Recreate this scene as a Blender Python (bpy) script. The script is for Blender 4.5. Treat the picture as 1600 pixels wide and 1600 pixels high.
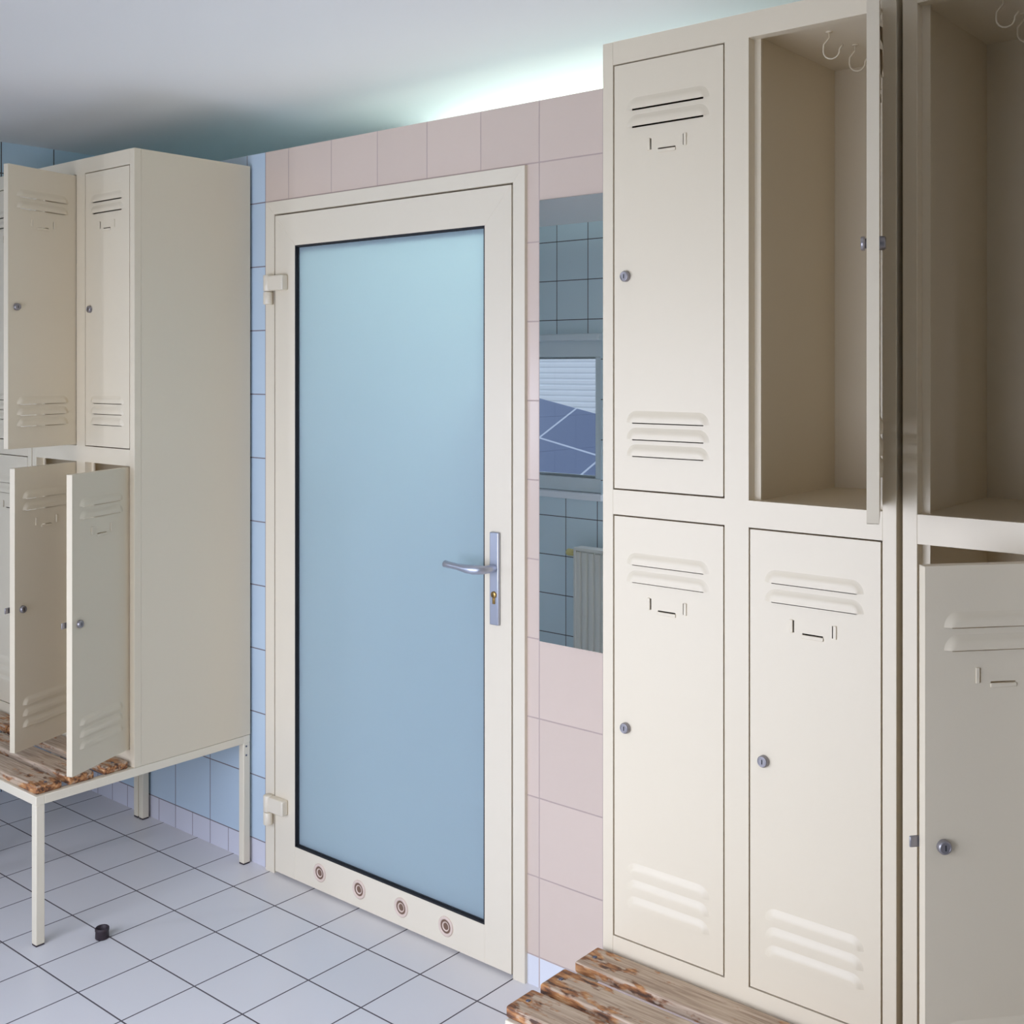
import bpy, bmesh, math, random
from mathutils import Vector, Matrix
random.seed(7)
C = bpy.context.scene.collection
SC = bpy.context.scene
for o in list(bpy.data.objects): bpy.data.objects.remove(o)

# ------------------------------------------------------------------ camera, world, light, exposure
cam_d = bpy.data.cameras.new('camera'); cam = bpy.data.objects.new('camera', cam_d); C.objects.link(cam)
PHI = math.radians(39.1306)
cam.location = (0, -2.2338, 1.5594)
cam.rotation_euler = (math.pi/2, 0, PHI)
cam_d.sensor_width = 36; cam_d.lens = 1808.28/1600*36
cam_d.shift_x = -(866.67-800)/1600; cam_d.shift_y = -(800-574.97)/1600
cam_d.clip_start = 0.02
SC.camera = cam

W = bpy.data.worlds.new('sky'); SC.world = W; W.use_nodes = True
bg = W.node_tree.nodes['Background']
bg.inputs[0].default_value = (0.80, 0.89, 1.0, 1); bg.inputs[1].default_value = 1.15
SC.view_settings.view_transform = 'Standard'; SC.view_settings.look = 'None'
SC.view_settings.gamma = 1.0; SC.view_settings.use_curve_mapping = False
SC.view_settings.exposure = 0.0
SC.cycles.use_denoising = True
SC.cycles.max_bounces = 12; SC.cycles.diffuse_bounces = 7; SC.cycles.glossy_bounces = 5
SC.cycles.transmission_bounces = 6; SC.cycles.transparent_max_bounces = 8
SC.cycles.caustics_reflective = False; SC.cycles.caustics_refractive = True
SC.cycles.sample_clamp_indirect = 6.0

WY = -2.367                       # window wall plane (inner face)
WINS = [(-4.16, -3.44, .905), (-3.10, -0.55, .22), (1.10, 2.00, .905)]      # left end, right end, sill height; last two are added for light
WZ1 = 1.72
def win_light(x0, x1, z0, power, tilt, col):      # area light for daylight at a window opening
    ld = bpy.data.lights.new('window_daylight', 'AREA'); ld.shape = 'RECTANGLE'
    ld.size = x1-x0; ld.size_y = WZ1-z0; ld.energy = power; ld.color = col
    lo = bpy.data.objects.new('window_daylight', ld); C.objects.link(lo)
    lo.location = ((x0+x1)/2, WY-.12, (WZ1+z0)/2); lo.rotation_euler = (math.pi/2-math.radians(tilt), 0, 0)
DAY = (.765, .815, 1.0)
win_light(-3.05, -0.60, .27, 76, 26, DAY)  # added unseen window, low and wide to brighten floor and locker fronts
win_light(1.15, 1.95, .95, 58, 10, DAY)  # added unseen window, brightens the ajar door of the right locker
win_light(-4.15, -4.02, .95, 12, 0, DAY)

# ------------------------------------------------------------------ helpers
def tag(o, label=None, cat=None, group=None, kind=None):
    if label: o['label'] = label
    if cat: o['category'] = cat
    if group: o['group'] = group
    if kind: o['kind'] = kind
    return o
def empty(name, loc=(0, 0, 0), rz=0, parent=None):
    o = bpy.data.objects.new(name, None); C.objects.link(o); o.location = loc
    o.rotation_euler = (0, 0, rz); o.empty_display_size = .05
    if parent: o.parent = parent
    return o
class MB:
    def __init__(s): s.bm = bmesh.new(); s.mats = []
    def mi(s, m):
        if m not in s.mats: s.mats.append(m)
        return s.mats.index(m)
    def box(s, x0, x1, y0, y1, z0, z1, m=None, bev=0, seg=2):
        vs = [s.bm.verts.new(p) for p in [(x0,y0,z0),(x1,y0,z0),(x1,y1,z0),(x0,y1,z0),(x0,y0,z1),(x1,y0,z1),(x1,y1,z1),(x0,y1,z1)]]
        fs = [s.bm.faces.new([vs[i] for i in q]) for q in [(0,3,2,1),(4,5,6,7),(0,1,5,4),(1,2,6,5),(2,3,7,6),(3,0,4,7)]]
        k = s.mi(m) if m else 0
        for f in fs: f.material_index = k
        if bev:
            es = list({e for f in fs for e in f.edges})
            r = bmesh.ops.bevel(s.bm, geom=es, offset=bev, segments=seg, affect='EDGES', profile=.5)
            for f in r['faces']: f.material_index = k; f.smooth = True
        return s
    def quad(s, pts, m=None, smooth=False):
        f = s.bm.faces.new([s.bm.verts.new(p) for p in pts]); f.smooth = smooth
        f.material_index = s.mi(m) if m else 0
    def lathe(s, prof, mat4, m=None, n=24, smooth=True):
        # prof: list of (r, h), axis local z, transformed by mat4
        k = s.mi(m) if m else 0; rings = []
        for r, h in prof:
            if r < 1e-6: rings.append([s.bm.verts.new(mat4 @ Vector((0, 0, h)))])
            else: rings.append([s.bm.verts.new(mat4 @ Vector((r*math.cos(2*math.pi*i/n), r*math.sin(2*math.pi*i/n), h))) for i in range(n)])
        for a, b in zip(rings[:-1], rings[1:]):
            for i in range(n):
                j = (i+1) % n
                if len(a) == 1 and len(b) == 1: continue
                if len(a) == 1: f = s.bm.faces.new([a[0], b[i], b[j]])
                elif len(b) == 1: f = s.bm.faces.new([a[i], a[j], b[0]])
                else: f = s.bm.faces.new([a[i], a[j], b[j], b[i]])
                f.material_index = k; f.smooth = smooth
        return s
    def tube(s, pts, r, m=None, n=10, sq=None):
        k = s.mi(m) if m else 0; pts = [Vector(p) for p in pts]; rings = []
        up = Vector((0, 0, 1)); prev = None
        for i, p in enumerate(pts):
            d = (pts[min(i+1, len(pts)-1)]-pts[max(i-1, 0)]).normalized()
            if prev is None:
                a = d.cross(Vector((0.3, 1, 0.2))).normalized()
            else: a = (prev - d*prev.dot(d)).normalized()
            prev = a; b = d.cross(a)
            rr = r[i] if isinstance(r, (list, tuple)) else r
            rings.append([s.bm.verts.new(p + (a*math.cos(2*math.pi*j/n)+b*math.sin(2*math.pi*j/n))*rr) for j in range(n)])
        for a, b in zip(rings[:-1], rings[1:]):
            for j in range(n):
                f = s.bm.faces.new([a[j], a[(j+1) % n], b[(j+1) % n], b[j]]); f.smooth = True; f.material_index = k
        for q in (rings[0], rings[-1]):
            f = s.bm.faces.new(q); f.material_index = k
        return s
    def build(s, name, mat=None, parent=None, loc=None, fixn=True):
        if fixn: bmesh.ops.recalc_face_normals(s.bm, faces=s.bm.faces)
        me = bpy.data.meshes.new(name); s.bm.to_mesh(me); s.bm.free()
        for m in (s.mats or ([mat] if mat else [])): me.materials.append(m)
        o = bpy.data.objects.new(name, me); C.objects.link(o)
        if parent: o.parent = parent
        if loc: o.location = loc
        return o
def struct(o): o['kind'] = 'structure'; return o

# ------------------------------------------------------------------ materials
def srgb(r, g, b):
    f = lambda c: (c/255/12.92) if c/255 <= .04045 else ((c/255+.055)/1.055)**2.4
    return (f(r), f(g), f(b), 1)
def new_mat(name):
    m = bpy.data.materials.new(name); m.use_nodes = True
    nt = m.node_tree; return m, nt, nt.nodes, nt.links, nt.nodes['Principled BSDF']
def math_n(nt, op, a, b=None, c=None):
    n = nt.nodes.new('ShaderNodeMath'); n.operation = op
    for i, v in enumerate((a, b, c)):
        if v is None: continue
        if isinstance(v, (int, float)): n.inputs[i].default_value = v
        else: nt.links.new(v, n.inputs[i])
    return n.outputs[0]
def mixc(nt, fac, a, b):
    n = nt.nodes.new('ShaderNodeMix'); n.data_type = 'RGBA'
    if isinstance(fac, (int, float)): n.inputs[0].default_value = fac
    else: nt.links.new(fac, n.inputs[0])
    for k, v in ((6, a), (7, b)):
        if isinstance(v, tuple): n.inputs[k].default_value = v
        else: nt.links.new(v, n.inputs[k])
    return n.outputs[2]
def plain(name, col, rough=.5, metal=0, noise=0, nscale=300, spec=.5, coat=0):
    m, nt, N, L, b = new_mat(name)
    b.inputs['Base Color'].default_value = col; b.inputs['Roughness'].default_value = rough
    b.inputs['Metallic'].default_value = metal; b.inputs['Specular IOR Level'].default_value = spec
    b.inputs['Coat Weight'].default_value = coat
    if noise:
        tc = N.new('ShaderNodeTexCoord'); t = N.new('ShaderNodeTexNoise'); t.inputs['Scale'].default_value = nscale
        t.inputs['Detail'].default_value = 2
        L.new(tc.outputs['Object'], t.inputs['Vector'])
        bp = N.new('ShaderNodeBump'); bp.inputs['Strength'].default_value = noise; bp.inputs['Distance'].default_value = .0006
        L.new(t.outputs[0], bp.inputs['Height']); L.new(bp.outputs[0], b.inputs['Normal'])
    return m
def joint(nt, co, off, pitch, w):
    """1 in the grout joint, 0 on the tile, along one coordinate; also the cell index"""
    t = math_n(nt, 'DIVIDE', math_n(nt, 'SUBTRACT', co, off), pitch)
    fr = math_n(nt, 'FRACT', math_n(nt, 'ADD', t, 100.0))
    d = math_n(nt, 'MINIMUM', fr, math_n(nt, 'SUBTRACT', 1.0, fr))
    return math_n(nt, 'LESS_THAN', d, w/2/pitch), math_n(nt, 'FLOOR', t)
def xyz(nt):
    g = nt.nodes.new('ShaderNodeNewGeometry'); s = nt.nodes.new('ShaderNodeSeparateXYZ')
    nt.links.new(g.outputs['Position'], s.inputs[0]); return s.outputs
def finish_tile(nt, b, col, grout, mask, cu, cv, rough, var=.05, bump=.5):
    N, L = nt.nodes, nt.links
    cmb = N.new('ShaderNodeCombineXYZ'); L.new(cu, cmb.inputs[0]); L.new(cv, cmb.inputs[1])
    wn = N.new('ShaderNodeTexWhiteNoise'); wn.noise_dimensions = '3D'; L.new(cmb.outputs[0], wn.inputs['Vector'])
    hsv = N.new('ShaderNodeHueSaturation')
    L.new(math_n(nt, 'MULTIPLY_ADD', wn.outputs['Value'], var, 1-var/2), hsv.inputs['Value'])
    if isinstance(col, tuple): hsv.inputs['Color'].default_value = col
    else: L.new(col, hsv.inputs['Color'])
    L.new(mixc(nt, mask, hsv.outputs[0], grout), b.inputs['Base Color'])
    L.new(math_n(nt, 'MULTIPLY_ADD', mask, .85-rough, rough), b.inputs['Roughness'])
    # tile unevenness plus sunk joints
    geo = N.new('ShaderNodeNewGeometry'); nz = N.new('ShaderNodeTexNoise'); nz.inputs['Scale'].default_value = 14
    L.new(geo.outputs['Position'], nz.inputs['Vector'])
    h = math_n(nt, 'MULTIPLY_ADD', mask, -1.0, math_n(nt, 'MULTIPLY', nz.outputs[0], .25))
    bp = N.new('ShaderNodeBump'); bp.inputs['Strength'].default_value = bump; bp.inputs['Distance'].default_value = .001
    L.new(h, bp.inputs['Height']); L.new(bp.outputs[0], b.inputs['Normal'])
BLUE = srgb(182, 200, 215); PINK = srgb(206, 188, 174); GROUT_B = srgb(120, 112, 118); GROUT_P = srgb(176, 158, 150)
# floor tiles
M = {}
m, nt, N, L, b = new_mat('floor_tile'); P = xyz(nt)
ja, ca = joint(nt, P[0], -3.7471, .2, .0042); jb, cb = joint(nt, P[1], -.1432, .2, .0042)
finish_tile(nt, b, srgb(218, 216, 217), srgb(84, 78, 82), math_n(nt, 'MAXIMUM', ja, jb), ca, cb, .32, .05); M['floor'] = m
# wall with the door: blue field left of the door, pink field round and right of it, skirting row at the foot
m, nt, N, L, b = new_mat('door_wall_tile'); P = xyz(nt)
jr, cr = joint(nt, P[2], .0768, .2, .0036)
jp, cp = joint(nt, P[0], -2.8672, .2, .0034)
jl, cl = joint(nt, P[0], -3.4757, .2, .0034)
jsl, csl = joint(nt, P[0], -3.4757, .1, .0030)
left = math_n(nt, 'LESS_THAN', P[0], -2.981); skirt = math_n(nt, 'LESS_THAN', P[2], .0768)
mixf = lambda f, a, b_: math_n(nt, 'ADD', math_n(nt, 'MULTIPLY', f, b_), math_n(nt, 'MULTIPLY', math_n(nt, 'SUBTRACT', 1.0, f), a))
jx = mixf(left, jp, mixf(skirt, jl, jsl)); cx_ = mixf(left, cp, mixf(skirt, cl, csl))
edge = math_n(nt, 'LESS_THAN', math_n(nt, 'ABSOLUTE', math_n(nt, 'ADD', P[0], 2.981)), .0018)
mask = math_n(nt, 'MAXIMUM', math_n(nt, 'MAXIMUM', jx, edge), jr)
col = mixc(nt, left, mixc(nt, skirt, PINK, srgb(212, 214, 220)), mixc(nt, skirt, BLUE, srgb(204, 204, 214)))
gr = mixc(nt, left, GROUT_P, GROUT_B)
finish_tile(nt, b, col, gr, mask, cx_, cr, .22, .05); M['doorwall'] = m
# window wall tile (upper and lower fields are laid out of step), left wall, next-room walls
def blue_wall(name, axis, off, offlow=None, zlow=.9, zoff=.0032, col=BLUE, grout=srgb(84, 78, 78)):
    m, nt, N, L, b = new_mat(name); P = xyz(nt)
    jr, cr = joint(nt, P[2], zoff, .2, .0042)
    co = P[axis]
    if offlow is not None:
        co = math_n(nt, 'ADD', co, math_n(nt, 'MULTIPLY', math_n(nt, 'LESS_THAN', P[2], zlow), off-offlow))
    ju, cu = joint(nt, co, off, .2, .0042)
    finish_tile(nt, b, col, grout, math_n(nt, 'MAXIMUM', ju, jr), cu, cr, .22, .05)
    return m
M['winwall'] = blue_wall('window_wall_tile', 0, -3.7206, -3.662, col=srgb(210, 226, 232))
M['leftwall'] = blue_wall('left_wall_tile', 1, -.214, None, zoff=.0768)
M['rightwall'] = blue_wall('right_wall_tile', 1, -.114, None, zoff=.0768)
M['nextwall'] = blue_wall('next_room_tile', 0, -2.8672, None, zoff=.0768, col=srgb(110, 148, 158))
M['plaster'] = plain('ceiling_paint', srgb(236, 233, 230), .9, noise=.15, nscale=60)
M['white'] = plain('white_plastic', srgb(232, 236, 240), .35)
M['winframe'] = plain('window_frame_white', srgb(214, 224, 228), .35)
M['cream'] = plain('cream_enamel', srgb(215, 203, 179), .40, noise=.12, nscale=420, spec=.4)
M['doorcream'] = plain('cream_door_paint', srgb(220, 210, 190), .35)
M['standcream'] = plain('cream_stand_paint', srgb(222, 212, 190), .35)
M['gasket'] = plain('black_rubber_gasket', (.008, .009, .012, 1), .6)
M['rubber'] = plain('dark_rubber', srgb(46, 34, 40), .6, noise=.2, nscale=90)
M['steel'] = plain('nickel_lock', srgb(150, 146, 148), .34, metal=.7)
M['keyway'] = plain('dark_keyway', srgb(28, 28, 34), .5)
M['alu'] = plain('brushed_aluminium', srgb(184, 188, 200), .38, metal=.85)
M['brass'] = plain('brass', srgb(168, 138, 84), .35, metal=1)
M['grommet'] = plain('beige_plastic', srgb(212, 192, 178), .45)
M['grommet_in'] = plain('dark_brown_plastic', srgb(112, 86, 70), .5)
M['screw'] = plain('zinc_screw', srgb(96, 98, 112), .4, metal=.7)
M['radiator'] = plain('radiator_enamel', srgb(214, 214, 206), .4)
M['valve'] = plain('yellowed_valve_cap', srgb(206, 196, 132), .5)
M['siding'] = plain('white_siding', srgb(226, 230, 240), .5)
M['ground'] = plain('outside_paving', srgb(196, 196, 194), .9)
# slate roof
m, nt, N, L, b = new_mat('slate_roof'); tc = N.new('ShaderNodeTexCoord')
br = N.new('ShaderNodeTexBrick'); br.inputs['Scale'].default_value = 1.0; br.offset = .5
br.inputs['Color1'].default_value = srgb(92, 104, 138); br.inputs['Color2'].default_value = srgb(112, 124, 156); br.inputs['Mortar'].default_value = srgb(186, 194, 214)
br.inputs['Mortar Size'].default_value = .010; br.inputs['Brick Width'].default_value = 1.3; br.inputs['Row Height'].default_value = .5
L.new(tc.outputs['Object'], br.inputs['Vector']); L.new(br.outputs[0], b.inputs['Base Color']); b.inputs['Roughness'].default_value = .7; M['slate'] = m
# mirror
M['mirror'] = plain('silvered_glass', (.90, .94, .94, 1), 0.0, metal=1)
# window pane: thin clear glass
m, nt, N, L, b = new_mat('clear_glass'); N.remove(b)
tr = N.new('ShaderNodeBsdfTransparent'); gl = N.new('ShaderNodeBsdfGlossy'); gl.inputs['Roughness'].default_value = .02
fr = N.new('ShaderNodeFresnel'); fr.inputs[0].default_value = 1.45; mx = N.new('ShaderNodeMixShader')
L.new(fr.outputs[0], mx.inputs[0]); L.new(tr.outputs[0], mx.inputs[1]); L.new(gl.outputs[0], mx.inputs[2]); L.new(mx.outputs[0], N['Material Output'].inputs[0]); M['glass'] = m
# frosted pane: mostly diffusing, slightly see-through
m, nt, N, L, b = new_mat('frosted_glass'); N.remove(b)
tl = N.new('ShaderNodeBsdfTranslucent'); tl.inputs[0].default_value = (.90, .97, .96, 1)
rf = N.new('ShaderNodeBsdfRefraction'); rf.inputs['Color'].default_value = (.84, .94, .95, 1); rf.inputs['Roughness'].default_value = .55; rf.inputs['IOR'].default_value = 1.12
df = N.new('ShaderNodeBsdfDiffuse'); df.inputs[0].default_value = (.64, .78, .88, 1)
gg = N.new('ShaderNodeBsdfGlossy'); gg.inputs['Roughness'].default_value = .30; gg.inputs['Color'].default_value = (1, 1, 1, 1)
fr = N.new('ShaderNodeFresnel'); fr.inputs[0].default_value = 1.4
m1 = N.new('ShaderNodeMixShader'); m1.inputs[0].default_value = .25; L.new(tl.outputs[0], m1.inputs[1]); L.new(rf.outputs[0], m1.inputs[2])
m2 = N.new('ShaderNodeMixShader'); m2.inputs[0].default_value = .32; L.new(m1.outputs[0], m2.inputs[1]); L.new(df.outputs[0], m2.inputs[2])
m3 = N.new('ShaderNodeMixShader'); L.new(math_n(nt, 'MULTIPLY', fr.outputs[0], .6), m3.inputs[0]); L.new(m2.outputs[0], m3.inputs[1]); L.new(gg.outputs[0], m3.inputs[2])
L.new(m3.outputs[0], N['Material Output'].inputs[0]); M['frosted'] = m
# lamp tube
m, nt, N, L, b = new_mat('lit_tube'); b.inputs['Emission Color'].default_value = (.78, 1.0, .97, 1); b.inputs['Emission Strength'].default_value = 90; M['tube'] = m
# worn bench wood: greyed planks, varnish left on the arrises, dark knots
m, nt, N, L, b = new_mat('worn_bench_wood'); tc = N.new('ShaderNodeTexCoord'); oi = N.new('ShaderNodeObjectInfo')
addv = N.new('ShaderNodeVectorMath'); addv.operation = 'ADD'
cmb = N.new('ShaderNodeCombineXYZ'); L.new(math_n(nt, 'MULTIPLY', oi.outputs['Random'], 37.0), cmb.inputs[0]); L.new(math_n(nt, 'MULTIPLY', oi.outputs['Random'], 11.0), cmb.inputs[1])
L.new(tc.outputs['Object'], addv.inputs[0]); L.new(cmb.outputs[0], addv.inputs[1])
def noise(scale, stretch, detail=4, dist=0):
    mp = N.new('ShaderNodeMapping'); mp.inputs['Scale'].default_value = stretch
    L.new(addv.outputs[0], mp.inputs[0]); t = N.new('ShaderNodeTexNoise'); t.inputs['Scale'].default_value = scale
    t.inputs['Detail'].default_value = detail; t.inputs['Distortion'].default_value = dist; L.new(mp.outputs[0], t.inputs['Vector']); return t.outputs[0]
def ramp(v, stops):
    r = N.new('ShaderNodeValToRGB'); L.new(v, r.inputs[0]); e = r.color_ramp.elements
    while len(e) < len(stops): e.new(.5)
    for q, (p, c) in zip(e, stops): q.position = p; q.color = c
    return r.outputs[0]
grain = noise(9, (1.2, 22, 22), 6, .6)
base = ramp(grain, [(.30, srgb(146, 122, 102)), (.52, srgb(182, 160, 136)), (.75, srgb(204, 184, 162))])
wear = noise(16, (1, 2.6, 2.6), 5, .2); wear2 = noise(70, (1, 1.6, 1.6), 4)
sep = N.new('ShaderNodeSeparateXYZ'); L.new(tc.outputs['Generated'], sep.inputs[0])
# varnish survives towards the ends and on the front arris of each slat
ex = math_n(nt, 'ABSOLUTE', math_n(nt, 'SUBTRACT', sep.outputs[0], .5)); endf = math_n(nt, 'MULTIPLY', math_n(nt, 'SUBTRACT', ex, .30), .55)
zf = math_n(nt, 'MULTIPLY', math_n(nt, 'LESS_THAN', sep.outputs[2], .86), .10)
wv = math_n(nt, 'ADD', math_n(nt, 'ADD', wear, math_n(nt, 'MULTIPLY', wear2, .35)), math_n(nt, 'ADD', endf, zf))
wmask = ramp(wv, [(.71, (0, 0, 0, 1)), (.80, (1, 1, 1, 1))])
varn = ramp(noise(30, (1, 4, 4), 4), [(.36, srgb(78, 52, 38)), (.50, srgb(150, 98, 58)), (.62, srgb(186, 134, 84)), (.72, srgb(206, 170, 128))])
kn = N.new('ShaderNodeTexVoronoi'); kn.inputs['Scale'].default_value = 4.2
mp = N.new('ShaderNodeMapping'); mp.inputs['Scale'].default_value = (1, 2.2, 1); L.new(addv.outputs[0], mp.inputs[0]); L.new(mp.outputs[0], kn.inputs['Vector'])
kmask = ramp(kn.outputs['Distance'], [(.085, (1, 1, 1, 1)), (.13, (0, 0, 0, 1))])
c1 = mixc(nt, wmask, base, varn); c2 = mixc(nt, math_n(nt, 'MULTIPLY', kmask, .8), c1, srgb(92, 56, 48))
L.new(c2, b.inputs['Base Color']); b.inputs['Roughness'].default_value = .6
bp = N.new('ShaderNodeBump'); bp.inputs['Strength'].default_value = .5; bp.inputs['Distance'].default_value = .001
L.new(math_n(nt, 'ADD', grain, math_n(nt, 'MULTIPLY', wear2, .5)), bp.inputs['Height']); L.new(bp.outputs[0], b.inputs['Normal']); M['wood'] = m

# ------------------------------------------------------------------ room shell
XL, XR, YN = -4.27, 2.6, 2.6      # left wall, right wall, far wall of the next room
WT = 2.2325                        # top of the tiled partition
def ceil_z(y):
    return 2.393 - (.105*((-y)/2.367)**2 if y < 0 else 0)
struct(MB().box(XL-.15, XR+.15, WY-.25, YN+.15, -.12, 0).build('floor', M['floor']))
for (ya, yb, n) in ((WY-.25, .06, 24), (.06, YN+.15, 4)):
    mb = MB(); ys = [ya+(yb-ya)*i/n for i in range(n+1)]
    for a, c in zip(ys[:-1], ys[1:]):
        mb.quad([(XL-.15, a, ceil_z(a)), (XR+.15, a, ceil_z(a)), (XR+.15, c, ceil_z(c)), (XL-.15, c, ceil_z(c))], smooth=True)
        mb.quad([(XL-.15, a, 2.55), (XR+.15, a, 2.55), (XR+.15, c, 2.55), (XL-.15, c, 2.55)])
    bmesh.ops.remove_doubles(mb.bm, verts=mb.bm.verts, dist=1e-5)
    struct(mb.build('ceiling', M['plaster'], fixn=False))
struct(MB().box(XL-.15, XL, WY-.25, YN+.15, 0, 2.55).build('wall_left', M['leftwall']))
struct(MB().box(XR, XR+.15, WY-.25, YN+.15, 0, 2.55).build('wall_right', M['rightwall']))
struct(MB().box(XL, XR, YN, YN+.15, 0, 2.55).build('wall_far', M['nextwall']))
struct(MB().box(-2.02, -1.94, .121, 1.05, 0, 1.60).build('wall_inner', M['nextwall']))  # unseen wall added to shade the right side of the frosted pane
# partition with the door opening
DX0, DX1, DZ = -2.968, -1.907, 2.073
mb = MB(); mb.box(XL, DX0, 0, .12, 0, WT); mb.box(DX1, XR, 0, .12, 0, WT); mb.box(DX0, DX1, 0, .12, DZ, WT)
struct(mb.build('wall_back', M['doorwall']))
# window wall with three openings, two of them unseen and added
mb = MB(); xs = [XL]+[v for w in WINS for v in w[:2]]+[XR]
for i in range(0, len(xs), 2): mb.box(xs[i], xs[i+1], WY-.25, WY, 0, 2.55)
for (a, c, WZ0) in WINS: mb.box(a, c, WY-.25, WY, 0, WZ0); mb.box(a, c, WY-.25, WY, WZ1, 2.55)
struct(mb.build('wall_front', M['winwall']))

# windows: one seen in the mirror, two added for light
def window(i, a, c, z0):
    r = struct(empty('window_%d' % i, ((a+c)/2, WY-.05, z0))); w = (c-a)/2; ht = WZ1-z0
    f = MB(); y0, y1 = -.03, .03; zt, zf = ht-.105, ht-.015
    f.box(-w, w, y0, y1, .03, .10, bev=.004); f.box(-w, w, y0, y1, zt, zf, bev=.004)
    f.box(-w, -w+.05, y0, y1, .10, zt, bev=.004); f.box(w-.05, w, y0, y1, .10, zt, bev=.004)
    if 2*w > 1: f.box(-.035, .035, y0, y1, .10, zt, bev=.004)
    f.box(-w+.05, w-.05, -.012, -.004, .098, .112); f.box(-w+.05, w-.05, -.012, -.004, zt-.01, zt+.002)
    f.build('window_frame', M['winframe'], r)
    if 2*w > 1:
        for s in (-1, 1): MB().box(min(s*.035, s*(w-.05)), max(s*.035, s*(w-.05)), -.003, .003, .10, zt).build('pane', M['glass'], r)
    else: MB().box(-w+.05, w-.05, -.003, .003, .10, zt).build('pane', M['glass'], r)
    MB().box(-w-.02, w+.02, -.03, .075, -.005, .028, bev=.004).build('window_sill', M['white'], r)
    MB().box(-w-.01, w+.01, .02, .085, ht-.023, ht+.011, bev=.006).build('head_trim', M['winframe'], r)
for i, (a, c, z0) in enumerate(WINS): window(i+1, a, c, z0)

# next room lamp
lamp = empty('fluorescent_lamp', (-2.02, .76, 2.393))
tag(lamp, 'lit fluorescent tube lamp on the ceiling beyond the tiled wall top', 'lamp')
MB().box(-.76, .76, -.035, .035, -.035, 0, bev=.004).build('housing', M['white'], lamp)
t = MB(); t.tube([(-.72, 0, -.15), (.72, 0, -.15)], .014, n=14); t.build('tube', M['tube'], lamp)
for s in (-1, 1): MB().box(s*.735-.012, s*.735+.012, -.016, .016, -.168, -.03, bev=.003).build('tube_holder', M['white'], lamp)

# ------------------------------------------------------------------ door
door = struct(empty('door_1', ((DX0+DX1)/2, 0, 0))); ox = (DX0+DX1)/2
LX0, LX1, LZ0, LZ1 = -2.920, -1.952, .009, 2.028
PX0, PX1, PZ0, PZ1 = -2.825, -2.045, .108, 1.931
FY = -.010
def prism(mb, poly, y0, y1, bev):
    A = [mb.bm.verts.new((x, y0, z)) for x, z in poly]; B = [mb.bm.verts.new((x, y1, z)) for x, z in poly]; k = len(poly)
    fs = [mb.bm.faces.new(A), mb.bm.faces.new(B[::-1])]+[mb.bm.faces.new([A[i], A[(i+1) % k], B[(i+1) % k], B[i]]) for i in range(k)]
    if bev: bmesh.ops.bevel(mb.bm, geom=list({e for f in fs for e in f.edges}), offset=bev, segments=1, affect='EDGES', profile=.5)
def ring(mb, x0, x1, z0, z1, X0, X1, Z0, Z1, y0, y1, bottom=True, bev=.0006):
    """frame of profiles: mitred at the top corners, butted at the foot"""
    prism(mb, [(X0, Z0), (x0, Z0), (x0, z1), (X0, Z1)], y0, y1, bev); prism(mb, [(x1, Z0), (X1, Z0), (X1, Z1), (x1, z1)], y0, y1, bev)
    prism(mb, [(x0, z1), (x1, z1), (X1, Z1), (X0, Z1)], y0, y1, bev)
    if bottom: prism(mb, [(x0, Z0), (x1, Z0), (x1, z0), (x0, z0)], y0, y1, bev)
mb = MB(); ring(mb, LX0-ox-.005, LX1-ox+.005, 0, LZ1+.005, DX0-ox, DX1-ox, 0, DZ, FY, .11, False)
mb.box(LX0-ox-.005, LX0-ox+.012, .052, .11, 0, LZ1); mb.box(LX1-ox-.012, LX1-ox+.005, .052, .11, 0, LZ1); mb.box(LX0-ox+.012, LX1-ox-.012, .052, .11, LZ1-.012, LZ1+.005)
mb.build('door_frame', M['doorcream'], door)
leaf = MB(); ring(leaf, PX0-ox, PX1-ox, PZ0, PZ1, LX0-ox, LX1-ox, LZ0, LZ1, FY, .05)
leaf = leaf.build('door_leaf', M['doorcream'], door)
g = MB(); ring(g, PX0-ox+.004, PX1-ox-.004, PZ0+.004, PZ1-.004, PX0-ox-.0005, PX1-ox+.0005, PZ0-.0005, PZ1+.0005, FY+.001, .045, bev=0)
ring(g, PX0-ox+.006, PX1-ox-.006, PZ0+.006, PZ1-.006, PX0-ox, PX1-ox, PZ0, PZ1, FY+.008, .04, bev=0)
g.build('gasket', M['gasket'], leaf)
MB().box(PX0-ox+.003, PX1-ox-.003, .003, .011, PZ0+.003, PZ1-.003).build('frosted_pane', M['frosted'], leaf)
Ry = Matrix.Rotation(math.pi/2, 4, 'X')     # local +z -> -y (towards the room)
for x in (-2.707, -2.533, -2.358, -2.185):
    v = MB(); T = Matrix.Translation((x-ox, FY, .062)) @ Ry @ Matrix.Scale(1.12, 4)
    v.lathe([(.0235, -.002), (.0240, .002), (.022, .0035), (.0175, .003), (.0165, .0012)], T, M['grommet'], 32)
    v.lathe([(.0165, .0012), (.0150, .0005), (.0125, .0008), (.0115, .0016)], T, M['grommet_in'], 32)
    v.lathe([(.0115, .0016), (.0100, .0022), (.0092, .0010), (.0085, .0004)], T, M['grommet'], 32)
    v.lathe([(.0085, .0004), (0, .0004)], T, M['grommet_in'], 32)
    v.build('vent', None, leaf)
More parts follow.
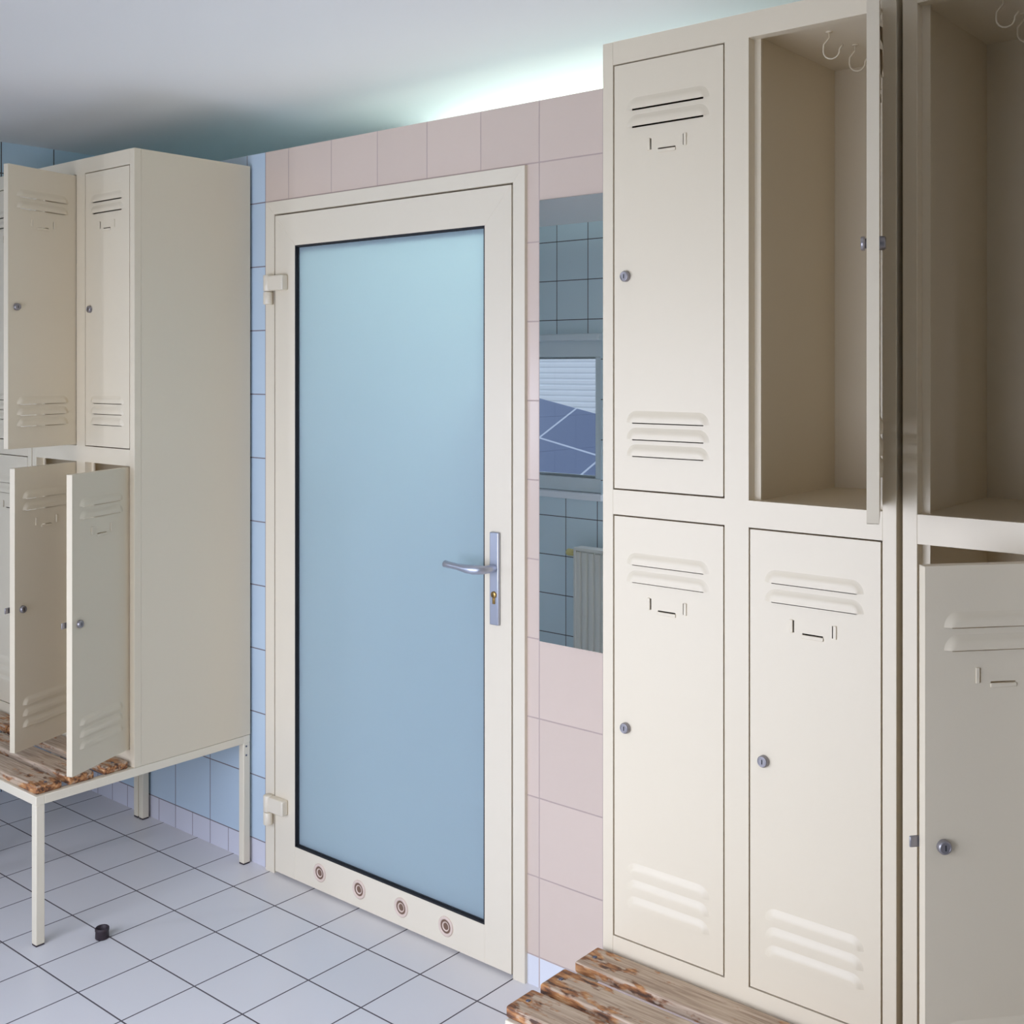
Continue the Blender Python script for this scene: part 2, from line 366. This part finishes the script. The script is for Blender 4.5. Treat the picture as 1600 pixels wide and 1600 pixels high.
for z in (1.797, .196):
    h = MB(); hx = LX0-ox-.022
    h.box(hx+.004, hx+.086, FY-.024, FY-.0002, z, z+.046, bev=.004)
    h.lathe([(0, -.002), (.013, -.002), (.0145, 0), (.0145, .046), (.013, .048), (0, .048)], Matrix.Translation((hx+.006, FY-.0145, z)), n=20)
    h.lathe([(0, -.042), (.0135, -.042), (.0145, -.040), (.0145, -.005), (.0135, -.004), (0, -.004)], Matrix.Translation((hx+.006, FY-.0145, z)), n=20)
    h.box(hx-.006, hx+.012, FY-.012, FY-.0002, z-.040, z-.005, bev=.002)
    h.build('hinge', M['doorcream'], leaf)
hd = MB(); hx = -2.0045-ox
hd.box(hx-.0155, hx+.0155, FY-.009, FY-.0002, .896, 1.136, bev=.003); hd = hd.build('handle_plate', M['alu'], leaf)
lv = MB(); zz = 1.043
lv.tube([(hx, FY-.008, zz), (hx, FY-.030, zz), (hx-.002, FY-.045, zz), (hx-.010, FY-.056, zz+.001), (hx-.024, FY-.062, zz+.001), (hx-.045, FY-.064, zz+.001), (hx-.075, FY-.064, zz+.003), (hx-.105, FY-.062, zz+.004), (hx-.125, FY-.060, zz+.005), (hx-.128, FY-.060, zz+.005)],
        [.0105, .0100, .0105, .0120, .0125, .0110, .0085, .0085, .0095, .006], n=16)
lv.build('lever', M['alu'], hd)
kc = MB(); T = Matrix.Translation((hx+.001, FY-.009, .975)) @ Ry
kc.lathe([(.0088, -.001), (.0088, .003), (.0078, .004), (0, .004)], T, M['brass'], 20); kc.box(hx-.003, hx+.005, FY-.012, FY-.008, .951, .972, M['brass'], bev=.0015)
kc.box(hx, hx+.002, FY-.0135, FY-.012, .970, .981, M['keyway'])
kc.build('key_cylinder', None, hd)

# ------------------------------------------------------------------ mirror
mi = MB(); mi.box(-1.8625, -1.262, -.005, 0, .874, 1.980)
tag(mi.build('wall_mirror', M['mirror']), 'tall frameless mirror on the pink tiles between the glass door and the lockers', 'mirror')

# ------------------------------------------------------------------ radiator below the first windows
rad = empty('radiator', (-3.32, WY+.085, .10)); tag(rad, 'cream panel radiator under the window, seen in the mirror', 'radiator')
r_ = MB(); hw = .20
for i in range(10):
    x = -hw+.02+i*.04; r_.box(x-.016, x+.016, -.018, .026, .012, .558, bev=.007)
r_.box(-hw, hw, -.018, .018, .0, .57, bev=.004); r_.box(-hw-.004, hw+.004, -.034, .030, .562, .578, bev=.003)
r_.box(-hw-.004, -hw+.012, -.034, .030, .01, .57, bev=.003); r_.box(hw-.012, hw+.004, -.034, .030, .01, .57, bev=.003)
r_.box(-hw+.04, -hw+.07, -.0845, -.018, .10, .50); r_.box(hw-.07, hw-.04, -.0845, -.018, .10, .50)
r_.build('radiator_panel', M['radiator'], rad)
v = MB(); v.lathe([(0, 0), (.010, 0), (.010, .02), (.017, .022), (.018, .058), (.014, .064), (0, .064)], Matrix.Translation((-hw, 0, .545)) @ Matrix.Rotation(-math.pi/2, 4, 'Y'), n=20)
v.build('valve_knob', M['valve'], rad)
v = MB(); v.tube([(-hw-.03, 0, -.10), (-hw-.03, 0, .03), (-hw+.006, 0, .05)], .008); v.build('supply_pipe', M['radiator'], rad)

# ------------------------------------------------------------------ outside
struct(MB().box(-26, 14, -30, WY-.25, -.5, -.4).build('ground', M['ground']))
nb = empty('neighbouring_building', (-6.6, -9.0, -.4)); tag(nb, 'outbuilding with white corrugated wall and grey slate roof outside the window', 'building')
s = MB(); k = 0; z = 0.0
while z < 3.0:
    for (za, zb, ya, yb) in ((z, z+.018, 0, .012), (z+.018, z+.052, .012, .012), (z+.052, z+.070, .012, 0)):
        s.quad([(-5, ya, za), (5, ya, za), (5, yb, zb), (-5, yb, zb)])
    z += .070
s.box(-5, 5, -2.0, -.005, 0, 3.0)
s.build('corrugated_wall', M['siding'], nb)
rf_ = MB(); rf_.box(-3.2, 3.2, 0, 2.4, -.12, 0, bev=.01)
rf_ = rf_.build('slate_roof', M['slate'], nb); rf_.rotation_euler = (math.radians(-28), math.radians(11), 0)
rf_.location = (.0, 3.60, 1.75)
# ------------------------------------------------------------------ lockers
DW, UH, LH = .2445, .822, .816          # door width, upper and lower door height
LV_R = .0225
def louvre(mb, cx, zb, w=.186, r=LV_R, D=.0045):
    nu, nt_ = 30, 6
    path = []
    for i in range(9):
        a = math.pi - i*math.pi/16; path.append((-w/2+r + r*math.cos(a), r*math.sin(a), -w/2+r))
    for i in range(1, 8): u = -w/2+r+(w-2*r)*i/8; path.append((u, r, u))
    for i in range(9):
        a = math.pi/2 - i*math.pi/16; path.append((w/2-r + r*math.cos(a), r*math.sin(a), w/2-r))
    rows = []
    for (uo, zo, us) in path:
        row = []
        for j in range(nt_+1):
            t = j/nt_; u = uo+(us-uo)*t; z = zo*(1-t); q = min(1, t*1.75); d = D*q*q*(3-2*q)
            row.append(mb.bm.verts.new((cx+u, -d, zb+z)))
        rows.append(row)
    for a, c in zip(rows[:-1], rows[1:]):
        for j in range(nt_):
            f = mb.bm.faces.new([a[j], a[j+1], c[j+1], c[j]]); f.smooth = True
def door_sheet(H):
    """door front local: x 0..DW, y 0 = front face, z 0..H; hinge on the right edge"""
    mb = MB(); w = DW; c = w/2
    zl = [H-.090, H-.1235]; zb = [.129, .097, .065]
    holes = [(c-.080, c+.080, z-.0022, z+.006) for z in zl+zb]
    zt = H-.172
    slits = [(c-.0375, c-.0355, zt, zt+.021), (c-.020, c+.019, zt-.0015, zt+.0008), (c+.0355, c+.0375, zt, zt+.021)]
    holes += slits
    xs = sorted({0, w, *[h[0] for h in holes], *[h[1] for h in holes]}); zs = sorted({0, H, *[h[2] for h in holes], *[h[3] for h in holes]})
    vs = {}
    def V(x, z):
        if (x, z) not in vs: vs[(x, z)] = mb.bm.verts.new((x, 0, z))
        return vs[(x, z)]
    for xa, xb in zip(xs[:-1], xs[1:]):
        for za, zb_ in zip(zs[:-1], zs[1:]):
            xm, zm = (xa+xb)/2, (za+zb_)/2
            if any(h[0] < xm < h[1] and h[2] < zm < h[3] for h in holes): continue
            mb.bm.faces.new([V(xa, za), V(xb, za), V(xb, zb_), V(xa, zb_)])
    t = .018; l = .020; e = .0012
    # returned edges and back lips of the folded sheet
    mb.box(0, e, .0002, t, 0, H); mb.box(w-e, w, .0002, t, 0, H); mb.box(0, w, .0002, t, 0, e); mb.box(0, w, .0002, t, H-e, H)
    mb.box(e, l, t-e, t, e, H-e); mb.box(w-l, w-e, t-e, t, e, H-e); mb.box(l, w-l, t-e, t, e, l); mb.box(l, w-l, t-e, t, H-l, H-e)
    for z in zl+zb: louvre(mb, c, z)
    # pressed label-holder tabs
    mb.box(c-.0440, c-.0378, -.0022, -.0001, zt-.001, zt+.022, bev=.0009); mb.box(c+.0378, c+.0440, -.0022, -.0001, zt-.001, zt+.022, bev=.0009)
    mb.box(c-.021, c+.020, -.0022, -.0001, zt-.0078, zt-.0017, bev=.0009)
    bmesh.ops.recalc_face_normals(mb.bm, faces=[f for f in mb.bm.faces])
    return mb
def lock_mesh():
    mb = MB(); T = Ry
    mb.lathe([(.0105, -.003), (.0105, .006), (.0092, .0085), (.0072, .0092), (.0070, .0082)], T, M['steel'], 28)
    mb.lathe([(.0070, .0082), (0, .0082)], T, M['steel'], 28)
    mb.box(-.0008, .0008, -.0090, -.0081, -.0040, .0040, M['keyway'])
    mb.lathe([(0, -.022), (.0075, -.022), (.0075, -.0005)], T, M['steel'], 20)
    return mb
def latch_mesh(tongue=False):
    mb = MB(); mb.lathe([(0, -.027), (.0085, -.027), (.0105, -.0255), (.0105, -.0215), (.0090, -.0205), (0, -.0205)], Ry, M['steel'], 24)
    if tongue: mb.box(-.041, 0, .0215, .0255, -.0085, .0085, M['steel'], bev=.0018)
    return mb
def hook_mesh():
    mb = MB(); pts = [(0, 0, 0), (0, 0, -.012)]
    pts += [(-.010, 0, -.024)]
    for i in range(9):
        a = math.pi + i*math.pi/8*1.05; pts.append((.004+.0145*math.cos(a), 0, -.036+.0145*math.sin(a)))
    pts += [(.0245, 0, -.026)]
    mb.tube(pts, .0015, n=8); mb.lathe([(0, .0), (.006, 0), (.006, -.002), (0, -.002)], Matrix.Identity(4), n=14); return mb
UW, UD = .600, .400
ZB = .405; UPB, LOB = 1.325-ZB, .455-ZB; TOP = 2.195-ZB
COLX = (.028, .028+.2445+.0555)
def locker_unit(xl, label, opens, nocol=()):
    """xl: left edge in the room; opens: dict (col,row)->degrees"""
    r = empty('locker', (xl, -.41, ZB+.0004)); tag(r, label, 'locker', 'steel changing-room lockers along the tiled wall')
    # face frame
    f = MB(); g = .003; bv = .0012; fd = .022
    f.box(0, COLX[0]-g, 0, fd, 0, TOP, bev=bv); f.box(COLX[1]+DW+g, UW, 0, fd, 0, TOP, bev=bv)
    for (za, zb) in ((0, LOB-g), (LOB+LH+g, UPB-g), (UPB+UH+g, TOP)): f.box(COLX[0]-g, COLX[1]+DW+g, .0003, fd, za, zb, bev=0)
    for (za, zb) in ((LOB-g, LOB+LH+g), (UPB-g, UPB+UH+g)):
        f.box(COLX[0]+DW+g, COLX[1]-g, .0004, fd, za, zb)
        for cx0 in COLX:    # door stop behind each opening
            f.box(cx0-g-.004, cx0+.010, fd-.0005, fd+.004, za-.004, zb+.004); f.box(cx0+DW-.010, cx0+DW+g+.004, fd-.0005, fd+.004, za-.004, zb+.004)
    f.build('face_frame', M['cream'], r)
    b_ = MB(); t = .0015
    b_.box(.0005, t+.0005, fd, UD, .0005, TOP-.0005); b_.box(UW-t-.0005, UW-.0005, fd, UD, .0005, TOP-.0005)
    b_.box(t, UW-t, fd, UD, .0005, .002); b_.box(t, UW-t, fd, UD, TOP-.002, TOP-.0005)
    b_.box(t, UW-t, UD-t, UD, .002, TOP-.002)
    b_.box(UW/2-t/2, UW/2+t/2, fd, UD-t, .002, TOP-.002)
    b_.box(t, UW-t, fd, UD-t, UPB-.018, UPB-.012); b_.box(t, UW-t, fd, UD-t, LOB-.012, LOB-.008); b_.box(t, UW-t, fd, UD-t, TOP-.022, TOP-.018)
    b_.build('cabinet_body', M['cream'], r)
    for c, cx0 in enumerate(COLX):
        for row, (zb, H) in enumerate(((UPB, UH), (LOB, LH))):
            ang = opens.get((c, row), 0)
            d = door_sheet(H)
            for vtx in d.bm.verts: vtx.co.x -= DW      # hinge line at local x = 0
            d = d.build('door', M['cream'], r, (cx0+DW, .0006, zb+(.007 if (c, row) == (1, 0) and ang else 0)), fixn=False); d.rotation_euler.z = math.radians(ang)
            lk = lock_mesh().build('lock', None, d, (-DW+.028, 0, H/2)); latch_mesh(bool(ang) and row == 1).build('latch', None, d, (-DW+.028, 0, H/2))
            ct = (TOP-.022) if row == 0 else UPB-.018
            xc = (t + UW/2)/2 if c == 0 else (UW/2 + UW)/2
            for hy in (.13, .24): 
                h_ = hook_mesh().build('hook', M['cream'], r, (xc-.032, hy, ct)); h_.rotation_euler.z = math.radians(20)
    return r
locker_unit(-1.362, 'cream four-door locker beside the mirror, upper right door swung open', {(1, 0): 113})
locker_unit(-.752, 'cream locker cut off by the right picture edge, lower door ajar', {(0, 0): 125, (0, 1): 48})
locker_unit(-3.646, 'cream four-door locker left of the glass door, three doors hanging open', {(0, 0): 104, (1, 1): 113, (0, 1): 110})
locker_unit(-4.252, 'cream locker at the left picture edge, mostly hidden behind open doors', {})

# ------------------------------------------------------------------ benches (the stands the lockers sit on)
def bench(xl, label, slat_x0, slat_x1, seed):
    r = empty('bench', (xl, -.70, 0)); tag(r, label, 'bench', 'slatted benches the lockers stand on')
    w, dp, tb, zt = UW, .690, .025, ZB
    f = MB(); bv = .002
    f.box(0, w, 0, tb, zt-tb, zt, bev=bv); f.box(0, w, dp-tb, dp, zt-tb, zt, bev=bv)
    f.box(0, tb, tb-.001, dp-tb+.001, zt-tb, zt, bev=bv); f.box(w-tb, w, tb-.001, dp-tb+.001, zt-tb, zt, bev=bv)
    f.box(tb-.001, w-tb+.001, .288, .313, zt-tb, zt-.001, bev=bv)
    f.build('stand_frame', M['standcream'], r)
    for (lx, ly) in ((0, 0), (w-tb, 0), (0, dp-tb), (w-tb, dp-tb)):
        l = MB(); l.box(lx, lx+tb, ly, ly+tb, .004, zt-tb+.001, bev=.0025); l = l.build('leg', M['standcream'], r)
        k = MB(); k.box(lx+.0008, lx+tb-.0008, ly+.0008, ly+tb-.0008, 0, .012, bev=.001); k.build('foot_cap', M['rubber'], l)
        if ly > .1:
            for zz in (zt-.034, zt-.062):
                q = MB(); q.lathe([(.003, -.001), (.003, .0008), (0, .0012)], Matrix.Translation((lx+(tb if lx else 0), ly+.010, zz)) @ Matrix.Rotation(math.pi/2 if lx else -math.pi/2, 4, 'Y'), n=10); q.build('screw', M['screw'], l)
    for (ya, yb) in ((.006, .080), (.100, .174), (.204, .278)):
        s_ = MB(); s_.box(-(slat_x1-slat_x0)/2, (slat_x1-slat_x0)/2, -(yb-ya)/2, (yb-ya)/2, 0, .022, bev=.0055, seg=3)
        s_ = s_.build('slat', M['wood'], r, ((slat_x0+slat_x1)/2, (ya+yb)/2, zt)); hl = (slat_x1-slat_x0)/2
        for sx in (-hl+.022, hl-.022):
            q = MB(); q.lathe([(.0045, -.001), (.0045, .0006), (.003, .0014), (0, .0014)], Matrix.Translation((sx, 0, .022)), n=14); q.build('screw', M['screw'], s_)
    return r
bench(-1.362, 'worn slatted bench at the foot of the locker beside the mirror', -.004, .598, 1)
bench(-.752, 'worn slatted bench under the locker at the right picture edge', .002, .598, 2)
bench(-3.646, 'worn slatted bench under the locker left of the glass door', .004, .588, 3)
bench(-4.252, 'worn slatted bench at the left picture edge', .004, .598, 4)

# ------------------------------------------------------------------ loose foot cap on the floor
cp = MB(); cp.lathe([(0, 0), (.0155, 0), (.0180, .003), (.0175, .020), (.0185, .022), (.0185, .029), (.0165, .031), (.0140, .029), (.0135, .008), (0, .008)], Matrix.Identity(4), n=24)
cp = cp.build('rubber_foot', M['rubber'], None, (-2.957, -.560, 0)); cp.rotation_euler.z = math.radians(28)
tag(cp, 'small dark round rubber foot cap lying loose on the floor tiles', 'rubber cap')

# parts that look different from the rest of their thing
PL = {'lock': 'small metal cam lock', 'latch': 'metal latch behind the lock', 'slat': 'worn wooden slat', 'frosted_pane': 'blue-grey frosted glass pane',
      'gasket': 'black rubber gasket', 'handle_plate': 'aluminium handle plate', 'lever': 'aluminium lever handle', 'key_cylinder': 'brass key cylinder',
      'vent': 'round beige vent grommet', 'valve_knob': 'yellowed valve knob', 'foot_cap': 'dark rubber foot cap', 'slate_roof': 'grey slate roof', 'tube': 'lit tube'}
for o in bpy.data.objects:
    k = o.name.split('.')[0]
    if o.parent and k in PL: o['label'] = PL[k]
